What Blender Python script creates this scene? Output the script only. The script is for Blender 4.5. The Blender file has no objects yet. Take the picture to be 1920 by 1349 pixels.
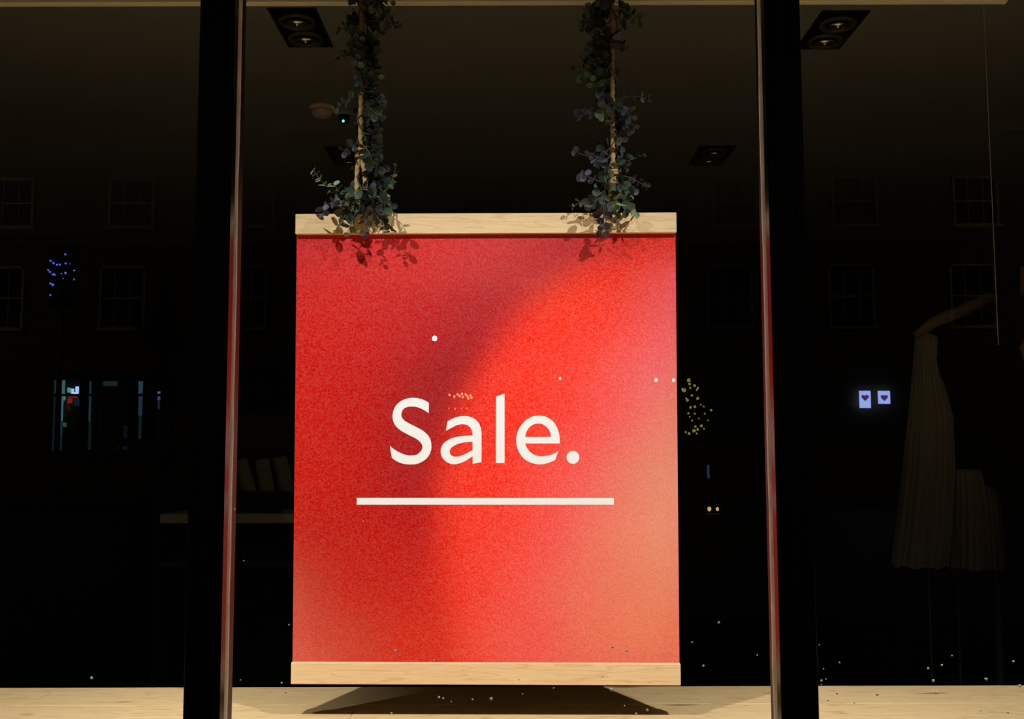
import bpy, bmesh, math, random
from mathutils import Vector, Matrix
from mathutils.geometry import tessellate_polygon
S = bpy.context.scene
COL = S.collection
rnd = random.Random(7)
# ------------------------------------------------------------------ camera
F_PX, CX, CY = 1920.0, 960.0, 674.5
PITCH = math.atan(F_PX / 22236.0)
ROLL = 55.0 / 22236.0
CAM = Vector((0, 0, 1.5))
Fv = Vector((0, math.cos(PITCH), math.sin(PITCH)))
U0 = Vector((0, -math.sin(PITCH), math.cos(PITCH)))
X0 = Vector((1, 0, 0))
Rv = (X0 * math.cos(ROLL) - U0 * math.sin(ROLL)).normalized()
Uv = (U0 * math.cos(ROLL) + X0 * math.sin(ROLL)).normalized()
cam_d = bpy.data.cameras.new('camera')
cam_d.lens = 36.0
cam_d.sensor_width = 36.0
cam_d.sensor_fit = 'HORIZONTAL'
cam_d.clip_start = 0.02
cam_d.clip_end = 200
cam = bpy.data.objects.new('camera', cam_d)
COL.objects.link(cam)
M = Matrix((Rv, Uv, -Fv)).transposed().to_4x4()
M.translation = CAM
cam.matrix_world = M
S.camera = cam

def ray(px, py):
    return Rv * ((px - CX) / F_PX) + Uv * ((CY - py) / F_PX) + Fv
def P(px, py, Y):
    d = ray(px, py)
    return CAM + d * (Y / d.y)

# ------------------------------------------------------------------ world, exposure, lamps
S.view_settings.view_transform = 'Standard'
S.view_settings.look = 'None'
S.view_settings.exposure = 0.0
S.view_settings.gamma = 1.0
S.view_settings.use_curve_mapping = False
S.cycles.use_denoising = True
S.cycles.transparent_max_bounces = 24
S.cycles.max_bounces = 8
S.cycles.sample_clamp_indirect = 6.0
S.cycles.caustics_reflective = False
S.cycles.caustics_refractive = False
W = bpy.data.worlds.new('night_sky')
S.world = W
W.use_nodes = True
W.node_tree.nodes['Background'].inputs[0].default_value = (0.5, 0.6, 1.0, 1)
W.node_tree.nodes['Background'].inputs[1].default_value = 0.0006

GLASS_Y = 1.222
def spot(name, loc, target, power, half_deg, blend, radius=0.018, col=(1, 0.97, 0.925)):
    d = bpy.data.lights.new(name, 'SPOT')
    d.energy = power
    d.spot_size = math.radians(2 * half_deg)
    d.spot_blend = blend
    d.shadow_soft_size = radius
    d.color = col
    o = bpy.data.objects.new(name, d)
    o.location = loc
    v = Vector(target) - Vector(loc)
    o.rotation_euler = v.to_track_quat('-Z', 'Y').to_euler()
    COL.objects.link(o)
    return o
# four display spotlights on the ceiling just inside the glass, above the frame of the picture
spot('display_or_added_spot', (-1.07, 1.30, 3.24), (0.02, 2.66, 0.89), 210, 29.5, 1.0)
spot('display_or_added_spot', (1.05, 1.30, 3.24), (-0.12, 2.66, 0.89), 210, 29.5, 1.0)
spot('display_or_added_spot', (-1.75, 1.60, 3.24), (-1.45, 2.55, 0.80), 215, 24, 1.0)
spot('display_or_added_spot', (1.85, 1.60, 3.24), (1.55, 2.55, 0.80), 215, 24, 1.0)
spot('display_or_added_spot', (-1.0, 1.34, 3.24), (-0.85, 1.27, 0.80), 150, 42, 1.0)  # added lamp grazing the pane, put in to brighten the snow grains
spot('display_or_added_spot', (0.0, 1.34, 3.24), (0.0, 1.26, 0.80), 130, 16, 1.0)  # narrow added lamp for the grains and gaskets of the middle pane
spot('display_or_added_spot', (0.95, 1.34, 3.24), (0.80, 1.27, 0.80), 150, 42, 1.0)  # matching added lamp for the grains on the other side
def point(name, loc, power, col, radius=0.1):
    d = bpy.data.lights.new(name, 'POINT')
    d.energy = power
    d.color = col
    d.shadow_soft_size = radius
    o = bpy.data.objects.new(name, d)
    o.location = loc
    COL.objects.link(o)
    return o
for lx in (-17.0, 17.0):
    point('added_street_light', (lx, -18.0, 7.5), 380, (1, 0.78, 0.45))  # unseen lamps added outside the mirrored view to brighten the terrace

# ------------------------------------------------------------------ helpers
def srgb(r, g, b):
    def f(c):
        c /= 255.0
        return c / 12.92 if c <= 0.04045 else ((c + 0.055) / 1.055) ** 2.4
    return (f(r), f(g), f(b), 1.0)

def mat(name, col, rough=0.6, spec=0.3, metal=0.0, vary=0.0, vscale=20.0, bump=0.0, bscale=200.0, emit=None, estr=0.0, sheen=0.0):
    m = bpy.data.materials.new(name)
    m.use_nodes = True
    nt = m.node_tree
    b = nt.nodes['Principled BSDF']
    b.inputs['Roughness'].default_value = rough
    b.inputs['Specular IOR Level'].default_value = spec
    b.inputs['Metallic'].default_value = metal
    b.inputs['Base Color'].default_value = col
    if sheen:
        b.inputs['Sheen Weight'].default_value = sheen
    tc = nt.nodes.new('ShaderNodeTexCoord')
    if vary:
        n = nt.nodes.new('ShaderNodeTexNoise')
        n.inputs['Scale'].default_value = vscale
        n.inputs['Detail'].default_value = 4
        nt.links.new(tc.outputs['Object'], n.inputs['Vector'])
        mr = nt.nodes.new('ShaderNodeMapRange')
        mr.inputs['To Min'].default_value = 1 - vary
        mr.inputs['To Max'].default_value = 1 + vary
        mr.inputs['From Min'].default_value = 0.3
        mr.inputs['From Max'].default_value = 0.7
        nt.links.new(n.outputs['Fac'], mr.inputs['Value'])
        h = nt.nodes.new('ShaderNodeHueSaturation')
        h.inputs['Color'].default_value = col
        nt.links.new(mr.outputs['Result'], h.inputs['Value'])
        nt.links.new(h.outputs['Color'], b.inputs['Base Color'])
    if bump:
        n2 = nt.nodes.new('ShaderNodeTexNoise')
        n2.inputs['Scale'].default_value = bscale
        nt.links.new(tc.outputs['Object'], n2.inputs['Vector'])
        bp = nt.nodes.new('ShaderNodeBump')
        bp.inputs['Strength'].default_value = bump
        bp.inputs['Distance'].default_value = 0.002
        nt.links.new(n2.outputs['Fac'], bp.inputs['Height'])
        nt.links.new(bp.outputs['Normal'], b.inputs['Normal'])
    if emit:
        b.inputs['Emission Color'].default_value = emit
        b.inputs['Emission Strength'].default_value = estr
    return m

def wood(name, c0, c1, cdark, gscale=1.0, seed=0.0, rough=0.55, knots=True):
    m = bpy.data.materials.new(name)
    m.use_nodes = True
    nt = m.node_tree
    b = nt.nodes['Principled BSDF']
    b.inputs['Roughness'].default_value = rough
    b.inputs['Specular IOR Level'].default_value = 0.25
    N = nt.nodes.new
    L = nt.links.new
    tc = N('ShaderNodeTexCoord')
    mp = N('ShaderNodeMapping')
    mp.inputs['Scale'].default_value = (1.6 * gscale, 22 * gscale, 22 * gscale)
    mp.inputs['Location'].default_value = (seed, seed * 1.7, seed * 0.6)
    L(tc.outputs['Object'], mp.inputs['Vector'])
    info = N('ShaderNodeObjectInfo')
    n1 = N('ShaderNodeTexNoise')
    n1.noise_dimensions = '4D'
    n1.inputs['Scale'].default_value = 1.3
    n1.inputs['Detail'].default_value = 5
    n1.inputs['Distortion'].default_value = 0.5
    L(mp.outputs['Vector'], n1.inputs['Vector'])
    rw = N('ShaderNodeMath')
    rw.operation = 'MULTIPLY'
    rw.inputs[1].default_value = 17.0
    L(info.outputs['Random'], rw.inputs[0])
    L(rw.outputs[0], n1.inputs['W'])
    # growth rings: many thin bands of the noise height
    rg = N('ShaderNodeMath')
    rg.operation = 'MULTIPLY'
    rg.inputs[1].default_value = 9.0
    L(n1.outputs['Fac'], rg.inputs[0])
    fr = N('ShaderNodeMath')
    fr.operation = 'PINGPONG'
    fr.inputs[1].default_value = 0.5
    L(rg.outputs[0], fr.inputs[0])
    cr = N('ShaderNodeValToRGB')
    cr.color_ramp.elements[0].color = c1
    cr.color_ramp.elements[0].position = 0.0
    cr.color_ramp.elements[1].color = c0
    cr.color_ramp.elements[1].position = 0.16
    e = cr.color_ramp.elements.new(0.5)
    e.color = tuple(0.75 * a + 0.25 * k for a, k in zip(c0, c1))
    L(fr.outputs[0], cr.inputs['Fac'])
    n2 = N('ShaderNodeTexNoise')
    n2.inputs['Scale'].default_value = 60
    n2.inputs['Detail'].default_value = 3
    mp2 = N('ShaderNodeMapping')
    mp2.inputs['Scale'].default_value = (0.12, 4, 4)
    L(tc.outputs['Object'], mp2.inputs['Vector'])
    L(mp2.outputs['Vector'], n2.inputs['Vector'])
    hs = N('ShaderNodeHueSaturation')
    mr = N('ShaderNodeMapRange')
    mr.inputs['From Min'].default_value = 0.3
    mr.inputs['From Max'].default_value = 0.7
    mr.inputs['To Min'].default_value = 0.93
    mr.inputs['To Max'].default_value = 1.05
    L(n2.outputs['Fac'], mr.inputs['Value'])
    L(mr.outputs[0], hs.inputs['Value'])
    L(cr.outputs['Color'], hs.inputs['Color'])
    out = hs.outputs['Color']
    if knots:
        v = N('ShaderNodeTexNoise')
        v.inputs['Scale'].default_value = 1.0
        v.inputs['Detail'].default_value = 1
        mp3 = N('ShaderNodeMapping')
        mp3.inputs['Scale'].default_value = (5.0, 22, 22)
        mp3.inputs['Location'].default_value = (3.1 + seed, 1.2, 0)
        L(tc.outputs['Object'], mp3.inputs['Vector'])
        L(mp3.outputs['Vector'], v.inputs['Vector'])
        k = N('ShaderNodeMapRange')
        k.inputs['From Min'].default_value = 0.70
        k.inputs['From Max'].default_value = 0.80
        L(v.outputs['Fac'], k.inputs['Value'])
        mx = N('ShaderNodeMix')
        mx.data_type = 'RGBA'
        L(k.outputs[0], mx.inputs[0])
        L(out, mx.inputs[6])
        mx.inputs[7].default_value = cdark
        out = mx.outputs[2]
    L(out, b.inputs['Base Color'])
    bp = N('ShaderNodeBump')
    bp.inputs['Strength'].default_value = 0.15
    bp.inputs['Distance'].default_value = 0.001
    L(n2.outputs['Fac'], bp.inputs['Height'])
    L(bp.outputs['Normal'], b.inputs['Normal'])
    return m

def emission(name, col, strength):
    m = bpy.data.materials.new(name)
    m.use_nodes = True
    nt = m.node_tree
    nt.nodes.remove(nt.nodes['Principled BSDF'])
    e = nt.nodes.new('ShaderNodeEmission')
    e.inputs[0].default_value = col
    e.inputs[1].default_value = strength
    nt.links.new(e.outputs[0], nt.nodes['Material Output'].inputs[0])
    return m

def link(name, me, m=None, parent=None, smooth=False):
    o = bpy.data.objects.new(name, me)
    if m is not None:
        if isinstance(m, (list, tuple)):
            for k in m:
                me.materials.append(k)
        else:
            me.materials.append(m)
    if smooth:
        for p in me.polygons:
            p.use_smooth = True
    COL.objects.link(o)
    if parent is not None:
        o.parent = parent
    return o

def mesh_obj(name, verts, faces, m=None, parent=None, smooth=False):
    me = bpy.data.meshes.new(name)
    me.from_pydata([tuple(v) for v in verts], [], faces)
    me.update()
    return link(name, me, m, parent, smooth)

class MB:
    """collects shapes into one mesh"""
    def __init__(s):
        s.v, s.f = [], []
    def add(s, vs, fs):
        n = len(s.v)
        s.v += [tuple(v) for v in vs]
        s.f += [tuple(i + n for i in f) for f in fs]
    def box(s, x0, x1, y0, y1, z0, z1, c=0.0):
        """box with all edges chamfered by c"""
        if c <= 0:
            s.add([(x, y, z) for z in (z0, z1) for y in (y0, y1) for x in (x0, x1)],
                  [(0, 2, 3, 1), (4, 5, 7, 6), (0, 1, 5, 4), (2, 6, 7, 3), (0, 4, 6, 2), (1, 3, 7, 5)])
            return
        bm = bmesh.new()
        bmesh.ops.create_cube(bm, size=1.0)
        for v in bm.verts:
            v.co = Vector(((x0 + x1) / 2 + v.co.x * (x1 - x0), (y0 + y1) / 2 + v.co.y * (y1 - y0), (z0 + z1) / 2 + v.co.z * (z1 - z0)))
        bmesh.ops.bevel(bm, geom=list(bm.edges), offset=c, segments=1, profile=0.5, affect='EDGES')
        bm.verts.index_update()
        s.add([v.co.copy() for v in bm.verts], [tuple(v.index for v in f.verts) for f in bm.faces])
        bm.free()
    def tube(s, pts, rad, n=8, cap=True, lobes=None):
        pts = [Vector(p) for p in pts]
        rads = rad if isinstance(rad, (list, tuple)) else [rad] * len(pts)
        rings = []
        up = Vector((0.3, 0.9, 0.2)).normalized()
        acc = 0.0
        for i, p in enumerate(pts):
            t = (pts[min(i + 1, len(pts) - 1)] - pts[max(i - 1, 0)]).normalized()
            a = up.cross(t)
            if a.length < 1e-4:
                a = Vector((1, 0, 0)).cross(t)
            a.normalize()
            b = t.cross(a)
            if i:
                acc += (pts[i] - pts[i - 1]).length
            ring = []
            for k in range(n):
                th = 2 * math.pi * k / n
                r = rads[i]
                if lobes:
                    r *= 1 + lobes[1] * math.cos(lobes[0] * (th - acc * lobes[2]))
                ring.append(p + a * math.cos(th) * r + b * math.sin(th) * r)
            rings.append(ring)
        vs = [v for r in rings for v in r]
        fs = []
        for i in range(len(pts) - 1):
            for k in range(n):
                k2 = (k + 1) % n
                fs.append((i * n + k, i * n + k2, (i + 1) * n + k2, (i + 1) * n + k))
        if cap:
            fs.append(tuple(reversed(range(n))))
            fs.append(tuple((len(pts) - 1) * n + k for k in range(n)))
        s.add(vs, fs)
    def lathe(s, prof, c, n=24, axis='z'):
        """prof: list of (radius, height)"""
        vs = []
        for r, h in prof:
            for k in range(n):
                th = 2 * math.pi * k / n
                vs.append((c[0] + r * math.cos(th), c[1] + r * math.sin(th), c[2] + h))
        fs = []
        for i in range(len(prof) - 1):
            for k in range(n):
                k2 = (k + 1) % n
                fs.append((i * n + k, i * n + k2, (i + 1) * n + k2, (i + 1) * n + k))
        fs.append(tuple(reversed(range(n))))
        fs.append(tuple((len(prof) - 1) * n + k for k in range(n)))
        s.add(vs, fs)
    def ball(s, c, r, squash=(1, 1, 1), nu=10, nv=6, jitter=0.0):
        vs = [(c[0], c[1], c[2] + r * squash[2])]
        for j in range(1, nv):
            ph = math.pi * j / nv
            for k in range(nu):
                th = 2 * math.pi * k / nu
                q = r * (1 + rnd.uniform(-jitter, jitter))
                vs.append((c[0] + q * math.sin(ph) * math.cos(th) * squash[0], c[1] + q * math.sin(ph) * math.sin(th) * squash[1], c[2] + q * math.cos(ph) * squash[2]))
        vs.append((c[0], c[1], c[2] - r * squash[2]))
        fs = []
        for k in range(nu):
            fs.append((0, 1 + k, 1 + (k + 1) % nu))
        for j in range(nv - 2):
            for k in range(nu):
                a, b = 1 + j * nu + k, 1 + j * nu + (k + 1) % nu
                fs.append((a, a + nu, b + nu, b))
        last = len(vs) - 1
        for k in range(nu):
            fs.append((last, 1 + (nv - 2) * nu + (k + 1) % nu, 1 + (nv - 2) * nu + k))
        s.add(vs, fs)
    def build(s, name, m=None, parent=None, smooth=False):
        return mesh_obj(name, s.v, s.f, m, parent, smooth)

def thing(name, label, cat, loc=(0, 0, 0), group=None, rotz=0.0):
    o = bpy.data.objects.new(name, None)
    o.empty_display_size = 0.1
    COL.objects.link(o)
    o.location = loc
    o.rotation_euler = (0, 0, rotz)
    return tag(o, label, cat, group)
def tag(o, label, cat, group=None):
    o['label'] = label
    o['category'] = cat
    if group:
        o['group'] = group
    return o
def struct(o):
    o['kind'] = 'structure'
    return o
def copy_tree(o, parent=None):
    c = o.copy()
    COL.objects.link(c)
    if parent is not None:
        c.parent = parent
    for ch in list(o.children):
        copy_tree(ch, c)
    return c
def at(o, loc):
    """put an object's origin at loc while keeping its mesh in place"""
    loc = Vector(loc)
    for v in o.data.vertices:
        v.co -= loc
    o.location = loc
    return o

# ------------------------------------------------------------------ materials
m_black = mat('black_powder_coat', (0.0025, 0.0025, 0.0028, 1), rough=0.42, spec=0.25, bump=0.05, bscale=900)
m_blackgloss = mat('black_gloss_return', (0.003, 0.003, 0.003, 1), rough=0.2, spec=0.12)
m_gasket = mat('silver_gasket', (0.86, 0.80, 0.78, 1), rough=0.5, spec=0.5, metal=0.0, vary=0.15, vscale=30)
m_floor = mat('dark_shop_floor', (0.012, 0.011, 0.010, 1), rough=0.5, vary=0.2, vscale=3)
m_ceil = mat('ceiling_plaster', (0.36, 0.37, 0.36, 1), rough=0.9, vary=0.04, vscale=3)
m_wall = mat('shop_wall_dark', (0.05, 0.045, 0.04, 1), rough=0.9, vary=0.1, vscale=3)
m_rail = mat('cream_rail', (0.72, 0.66, 0.52, 1), rough=0.5)
ash0, ash1, ashd = srgb(228, 200, 156), srgb(212, 180, 134), srgb(120, 88, 58)
m_ash = wood('ash_batten', ash0, ash1, ashd, 1.0, 2.3, knots=False)
m_plank = wood('pale_plank', srgb(222, 192, 142), srgb(198, 162, 112), srgb(140, 105, 70), 0.7, 5.1)
m_white = mat('white_print', (0.84, 0.87, 0.90, 1), rough=0.6, spec=0.05)
m_paperedge = mat('white_board_edge', (0.8, 0.78, 0.76, 1), rough=0.8, vary=0.3, vscale=400)
m_rope = mat('jute_rope', srgb(205, 172, 118), rough=0.85, spec=0.1, vary=0.2, vscale=300, bump=0.6, bscale=700)

def glass_material():
    m = bpy.data.materials.new('window_glass')
    m.use_nodes = True
    nt = m.node_tree
    nt.nodes.remove(nt.nodes['Principled BSDF'])
    N = nt.nodes.new
    L = nt.links.new
    lw = N('ShaderNodeLayerWeight')
    lw.inputs['Blend'].default_value = 0.5
    pw = N('ShaderNodeMath')
    pw.operation = 'POWER'
    pw.inputs[1].default_value = 5.0
    L(lw.outputs['Facing'], pw.inputs[0])
    ma = N('ShaderNodeMath')
    ma.operation = 'MULTIPLY_ADD'
    ma.inputs[1].default_value = 0.955
    ma.inputs[2].default_value = 0.045
    L(pw.outputs[0], ma.inputs[0])
    t = N('ShaderNodeBsdfTransparent')
    t.inputs[0].default_value = (0.985, 0.992, 0.988, 1)
    g = N('ShaderNodeBsdfGlossy')
    g.inputs['Roughness'].default_value = 0.0
    g.inputs[0].default_value = (1, 1, 1, 1)
    mx = N('ShaderNodeMixShader')
    L(ma.outputs[0], mx.inputs[0])
    L(t.outputs[0], mx.inputs[1])
    L(g.outputs[0], mx.inputs[2])
    L(mx.outputs[0], nt.nodes['Material Output'].inputs[0])
    return m
m_glass = glass_material()

# ------------------------------------------------------------------ shop shell
CEIL_Z = 3.36
X_L, X_R, Y_B = -4.6, 4.6, 9.2
GY = GLASS_Y
b = MB(); b.box(X_L, X_R, GY + 0.05, Y_B, -0.1, 0.0); struct(b.build('floor', m_floor))
b = MB(); b.box(X_L, X_R, GY + 0.02, Y_B, CEIL_Z, CEIL_Z + 0.12); struct(b.build('ceiling', m_ceil))
b = MB(); b.box(X_L, X_R, Y_B, Y_B + 0.1, -0.1, CEIL_Z + 0.12); struct(b.build('wall_back', m_wall))
b = MB(); b.box(X_L - 0.1, X_L, GY - 0.05, Y_B, -0.1, CEIL_Z + 0.12); struct(b.build('wall_left', m_wall))
b = MB(); b.box(X_R, X_R + 0.1, GY - 0.05, Y_B, -0.1, CEIL_Z + 0.12); struct(b.build('wall_right', m_wall))

# mullions: inner edges from the photo at mid height
def mx_(px, Y):
    # straight vertical edge: world x of the pixel column at mid height
    return P(px, 674.5, Y).x
FY = 1.196
xl_out, xl_in = mx_(359, FY), mx_(424.5, FY)
xr_in, xr_out = mx_(1450.5, FY), mx_(1518, FY)
gl = mx_(439.0, FY + 0.030)
gr = mx_(1436.0, FY + 0.030)
sl_ = mx_(432.8, FY + 0.018)
sr_ = mx_(1442.5, FY + 0.018)
SILL, HEAD = 0.55, 3.30
def mullion(n, x0, x1, gx0, gx1, gs, side):
    gs_ = gs - (x0 + x1) / 2
    r = thing('trim_%d' % n, 'x', 'x', ((x0 + x1) / 2, FY, SILL))
    for k in ('label', 'category'):
        del r[k]
    r['kind'] = 'structure'
    cx = (x0 + x1) / 2
    b = MB(); b.box(x0 - cx, x1 - cx, 0, 0.016, 0, HEAD - SILL, 0.0012)
    b.box(x0 - cx + 0.012, x1 - cx - 0.012, 0.016, 0.10, 0, HEAD - SILL)
    b.build('mullion_post', m_black, r)
    # shallow raised beads down the face
    b = MB(); b.box(-0.0125, -0.0105, -0.0015, 0.0, 0, HEAD - SILL); b.box(0.0105, 0.0125, -0.0015, 0.0, 0, HEAD - SILL)
    b.build('face_bead', m_black, r)
    s0, s1 = (x1, x1 + 0.0008) if side > 0 else (x0 - 0.0008, x0)
    b = MB(); b.box(s0 - cx, s1 - cx, 0.001, 0.0180, 0, HEAD - SILL); b.build('side_return', m_blackgloss, r)
    g0, g1 = gx0 - cx, gx1 - cx
    vs, fs = [], []
    N = 60
    for i in range(N + 1):
        z = (HEAD - SILL) * i / N
        w = 0.0005 * rnd.uniform(-1, 1)
        a, c = (g0, g1 + w) if side > 0 else (g0 + w, g1)
        w2 = 0.0004 * rnd.uniform(-1, 1)
        vs += ([(a, 0.0182, z), (gs_ + w2, 0.0182, z), (c, 0.0300, z), (c, 0.034, z), (a, 0.034, z)] if side > 0 else
               [(a, 0.0300, z), (gs_ + w2, 0.0182, z), (c, 0.0182, z), (c, 0.034, z), (a, 0.034, z)])
    for i in range(N):
        for k in range(5):
            k2 = (k + 1) % 5
            fs.append((i * 5 + k, i * 5 + k2, (i + 1) * 5 + k2, (i + 1) * 5 + k))
    mesh_obj('gasket', vs, fs, m_gasket, r)
    return r
mullion(1, xl_out, xl_in, xl_in - 0.002, gl, sl_, 1)
mullion(2, xr_in, xr_out, gr, xr_in + 0.002, sr_, -1)
# outer posts, sill and head rail of the shop front (beyond the frame)
for n, x in ((3, -1.30), (4, 1.28)):
    b = MB(); b.box(x - 0.025, x + 0.025, FY, FY + 0.08, SILL, HEAD, 0.002); struct(b.build('trim_%d' % n, m_black))
b = MB(); b.box(X_L, X_R, FY, FY + 0.10, HEAD, HEAD + 0.25, 0.003); struct(b.build('trim_5', m_black))
b = MB(); b.box(X_L, X_R, FY, FY + 0.10, 0.0, SILL, 0.003); struct(b.build('trim_6', m_black))
def pane(n, x0, x1):
    b = MB(); b.box(x0, x1, GY - 0.003, GY + 0.003, SILL, HEAD)
    struct(b.build('window_%d' % n, m_glass))
pane(1, xl_in - 0.004, xr_in + 0.004)
pane(2, -1.275, xl_out + 0.010)
pane(3, xr_out - 0.010, 1.255)
pane(4, -3.0, -1.325)
pane(5, 1.305, 3.0)

# ------------------------------------------------------------------ display platform of planks
PLAT_Z = 1.5 + (P(960, 1288, 3.05).z - 1.5)
def Yat(py, z):
    d = ray(960, py)
    return (z - CAM.z) / d.z * d.y
seam = Yat(1321.5, PLAT_Z)
pw = 3.05 - seam
plat = thing('display_platform', 'pale wooden planked display platform running along the foot of the window', 'platform', (0, 2.2, PLAT_Z))
yy = 3.05
row = 0
while yy > GY + 0.12:
    y0 = max(yy - pw, GY + 0.11)
    joints = [-3.0, -0.62 + 0.9 * (row % 2) - 0.7, 1.9 - 0.65 * (row % 3), 3.0]
    for j in range(3):
        x0, x1 = joints[j], joints[j + 1]
        cx, cyy = (x0 + x1) / 2, (y0 + yy) / 2
        b = MB(); b.box(x0 - cx + 0.0004, x1 - cx - 0.0004, y0 - cyy + 0.0006, yy - cyy - 0.0006, -0.024, 0.0, 0.0016)
        o = b.build('plank', m_plank, plat)
        o.location = (cx, cyy - 2.2, 0)
    yy -= pw
    row += 1
b = MB(); b.box(-3.0, 3.0, GY + 0.12 - 2.2, 3.03 - 2.2, -PLAT_Z, -0.026); b.build('carcass', mat('platform_carcass', (0.03, 0.027, 0.024, 1), rough=0.8), plat)

# ------------------------------------------------------------------ hanging sale banner
BC = Vector((-0.0699, 2.6640, 1.5043))
BW, BH = 1.0, 1.2197
YAW, TILT, BROLL = -0.0166, 0.0345, 0.0021
BM = Matrix.Translation(BC) @ Matrix.Rotation(YAW, 4, 'Z') @ Matrix.Rotation(TILT, 4, 'X') @ Matrix.Rotation(BROLL, 4, 'Y')
BMi = BM.inverted()
ban = thing('sale_banner', 'red printed sale banner hung between two pale wooden battens', 'banner')
ban.matrix_world = BM
def bl(px, py, yloc):
    """pixel to banner-local point on the plane y=yloc"""
    o = BMi @ CAM
    d = BMi.to_3x3() @ ray(px, py)
    t = (yloc - o.y) / d.y
    return o + d * t
PROT = 0.013                       # how far battens stand proud of the sheet
BAR_T, BAR_B = 0.0535, 0.0545
hw, hh = BW / 2, BH / 2
for nm, z0, z1 in (('top_batten', hh - BAR_T, hh), ('bottom_batten', -hh, -hh + BAR_B)):
    b = MB(); b.box(-hw, hw, 0.0, PROT, z0, z1, 0.0012); b.build(nm, m_ash, ban)
for z0, z1 in ((hh - BAR_T, hh), (-hh, -hh + BAR_B)):
    b = MB(); b.box(-hw, hw, PROT + 0.003, PROT + 0.016, z0, z1, 0.0012); b.build('rear_batten', m_ash, ban)
# printed sheet: a grid whose printed artwork is a vertex colour field
# rows of the printed artwork: (v down the sheet, u where the bright arc begins, [(u, colour)...])
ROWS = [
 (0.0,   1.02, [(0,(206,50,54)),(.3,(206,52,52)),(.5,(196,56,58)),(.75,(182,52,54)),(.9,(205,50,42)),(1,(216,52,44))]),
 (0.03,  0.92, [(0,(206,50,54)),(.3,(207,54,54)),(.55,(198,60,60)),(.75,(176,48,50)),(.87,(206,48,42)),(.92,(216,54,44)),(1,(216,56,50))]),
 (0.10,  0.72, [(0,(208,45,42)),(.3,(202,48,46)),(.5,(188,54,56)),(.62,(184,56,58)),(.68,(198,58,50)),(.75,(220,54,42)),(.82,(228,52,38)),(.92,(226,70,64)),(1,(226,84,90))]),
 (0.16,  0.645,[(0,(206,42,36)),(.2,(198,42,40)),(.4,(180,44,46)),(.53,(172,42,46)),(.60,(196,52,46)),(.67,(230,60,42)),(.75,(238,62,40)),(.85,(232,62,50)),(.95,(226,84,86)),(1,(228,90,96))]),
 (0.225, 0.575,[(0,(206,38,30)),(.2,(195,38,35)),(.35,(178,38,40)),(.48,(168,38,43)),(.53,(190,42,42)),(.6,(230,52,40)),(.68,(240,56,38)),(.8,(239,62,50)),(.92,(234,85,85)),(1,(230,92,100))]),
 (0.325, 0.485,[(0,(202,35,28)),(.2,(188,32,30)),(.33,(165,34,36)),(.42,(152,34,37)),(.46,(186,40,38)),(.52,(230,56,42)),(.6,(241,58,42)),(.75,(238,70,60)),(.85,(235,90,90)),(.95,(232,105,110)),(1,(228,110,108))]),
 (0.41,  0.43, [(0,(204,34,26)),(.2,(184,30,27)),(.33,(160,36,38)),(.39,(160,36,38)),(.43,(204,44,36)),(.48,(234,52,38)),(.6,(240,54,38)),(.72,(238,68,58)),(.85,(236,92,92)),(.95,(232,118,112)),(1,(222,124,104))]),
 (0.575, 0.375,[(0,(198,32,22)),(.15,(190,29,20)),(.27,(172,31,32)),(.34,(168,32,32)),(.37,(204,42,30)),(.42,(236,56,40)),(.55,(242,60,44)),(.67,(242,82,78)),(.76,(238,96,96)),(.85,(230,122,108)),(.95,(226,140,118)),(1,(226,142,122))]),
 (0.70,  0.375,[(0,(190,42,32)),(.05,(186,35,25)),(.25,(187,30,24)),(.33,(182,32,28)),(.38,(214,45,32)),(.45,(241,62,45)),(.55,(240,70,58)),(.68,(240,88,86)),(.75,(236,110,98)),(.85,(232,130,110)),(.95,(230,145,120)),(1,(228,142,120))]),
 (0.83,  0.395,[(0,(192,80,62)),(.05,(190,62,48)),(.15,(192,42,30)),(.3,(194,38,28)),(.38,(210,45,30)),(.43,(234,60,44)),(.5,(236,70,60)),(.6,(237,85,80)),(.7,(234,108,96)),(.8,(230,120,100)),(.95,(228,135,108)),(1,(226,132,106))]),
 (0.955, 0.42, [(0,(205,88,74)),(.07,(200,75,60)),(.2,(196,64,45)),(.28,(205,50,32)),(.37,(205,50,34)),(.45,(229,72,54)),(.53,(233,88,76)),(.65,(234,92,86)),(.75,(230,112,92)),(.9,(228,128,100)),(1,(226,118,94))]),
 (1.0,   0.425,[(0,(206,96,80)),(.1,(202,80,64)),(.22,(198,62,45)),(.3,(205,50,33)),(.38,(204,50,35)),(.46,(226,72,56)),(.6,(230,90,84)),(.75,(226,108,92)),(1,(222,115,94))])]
def lerp(a, b, t):
    return a + (b - a) * t
def cr_interp(vals, f):
    n = len(vals)
    i = min(int(f), n - 2)
    t = f - i
    p0, p1, p2, p3 = vals[max(i - 1, 0)], vals[i], vals[i + 1], vals[min(i + 2, n - 1)]
    return 0.5 * ((2 * p1) + (-p0 + p2) * t + (2 * p0 - 5 * p1 + 4 * p2 - p3) * t * t + (-p0 + 3 * p1 - 3 * p2 + p3) * t ** 3)
def row_color(row, t):
    e = row[1]
    u = t * e if t <= 1 else e + (t - 1) * (1 - e) if e < 1 else 1.0
    n = row[2]
    u = max(0.0, min(1.0, u))
    for (u0, c0_), (u1, c1_) in zip(n[:-1], n[1:]):
        if u <= u1:
            q = (u - u0) / (u1 - u0)
            return [lerp(a, b_, q) for a, b_ in zip(c0_, c1_)]
    return list(n[-1][1])
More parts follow.
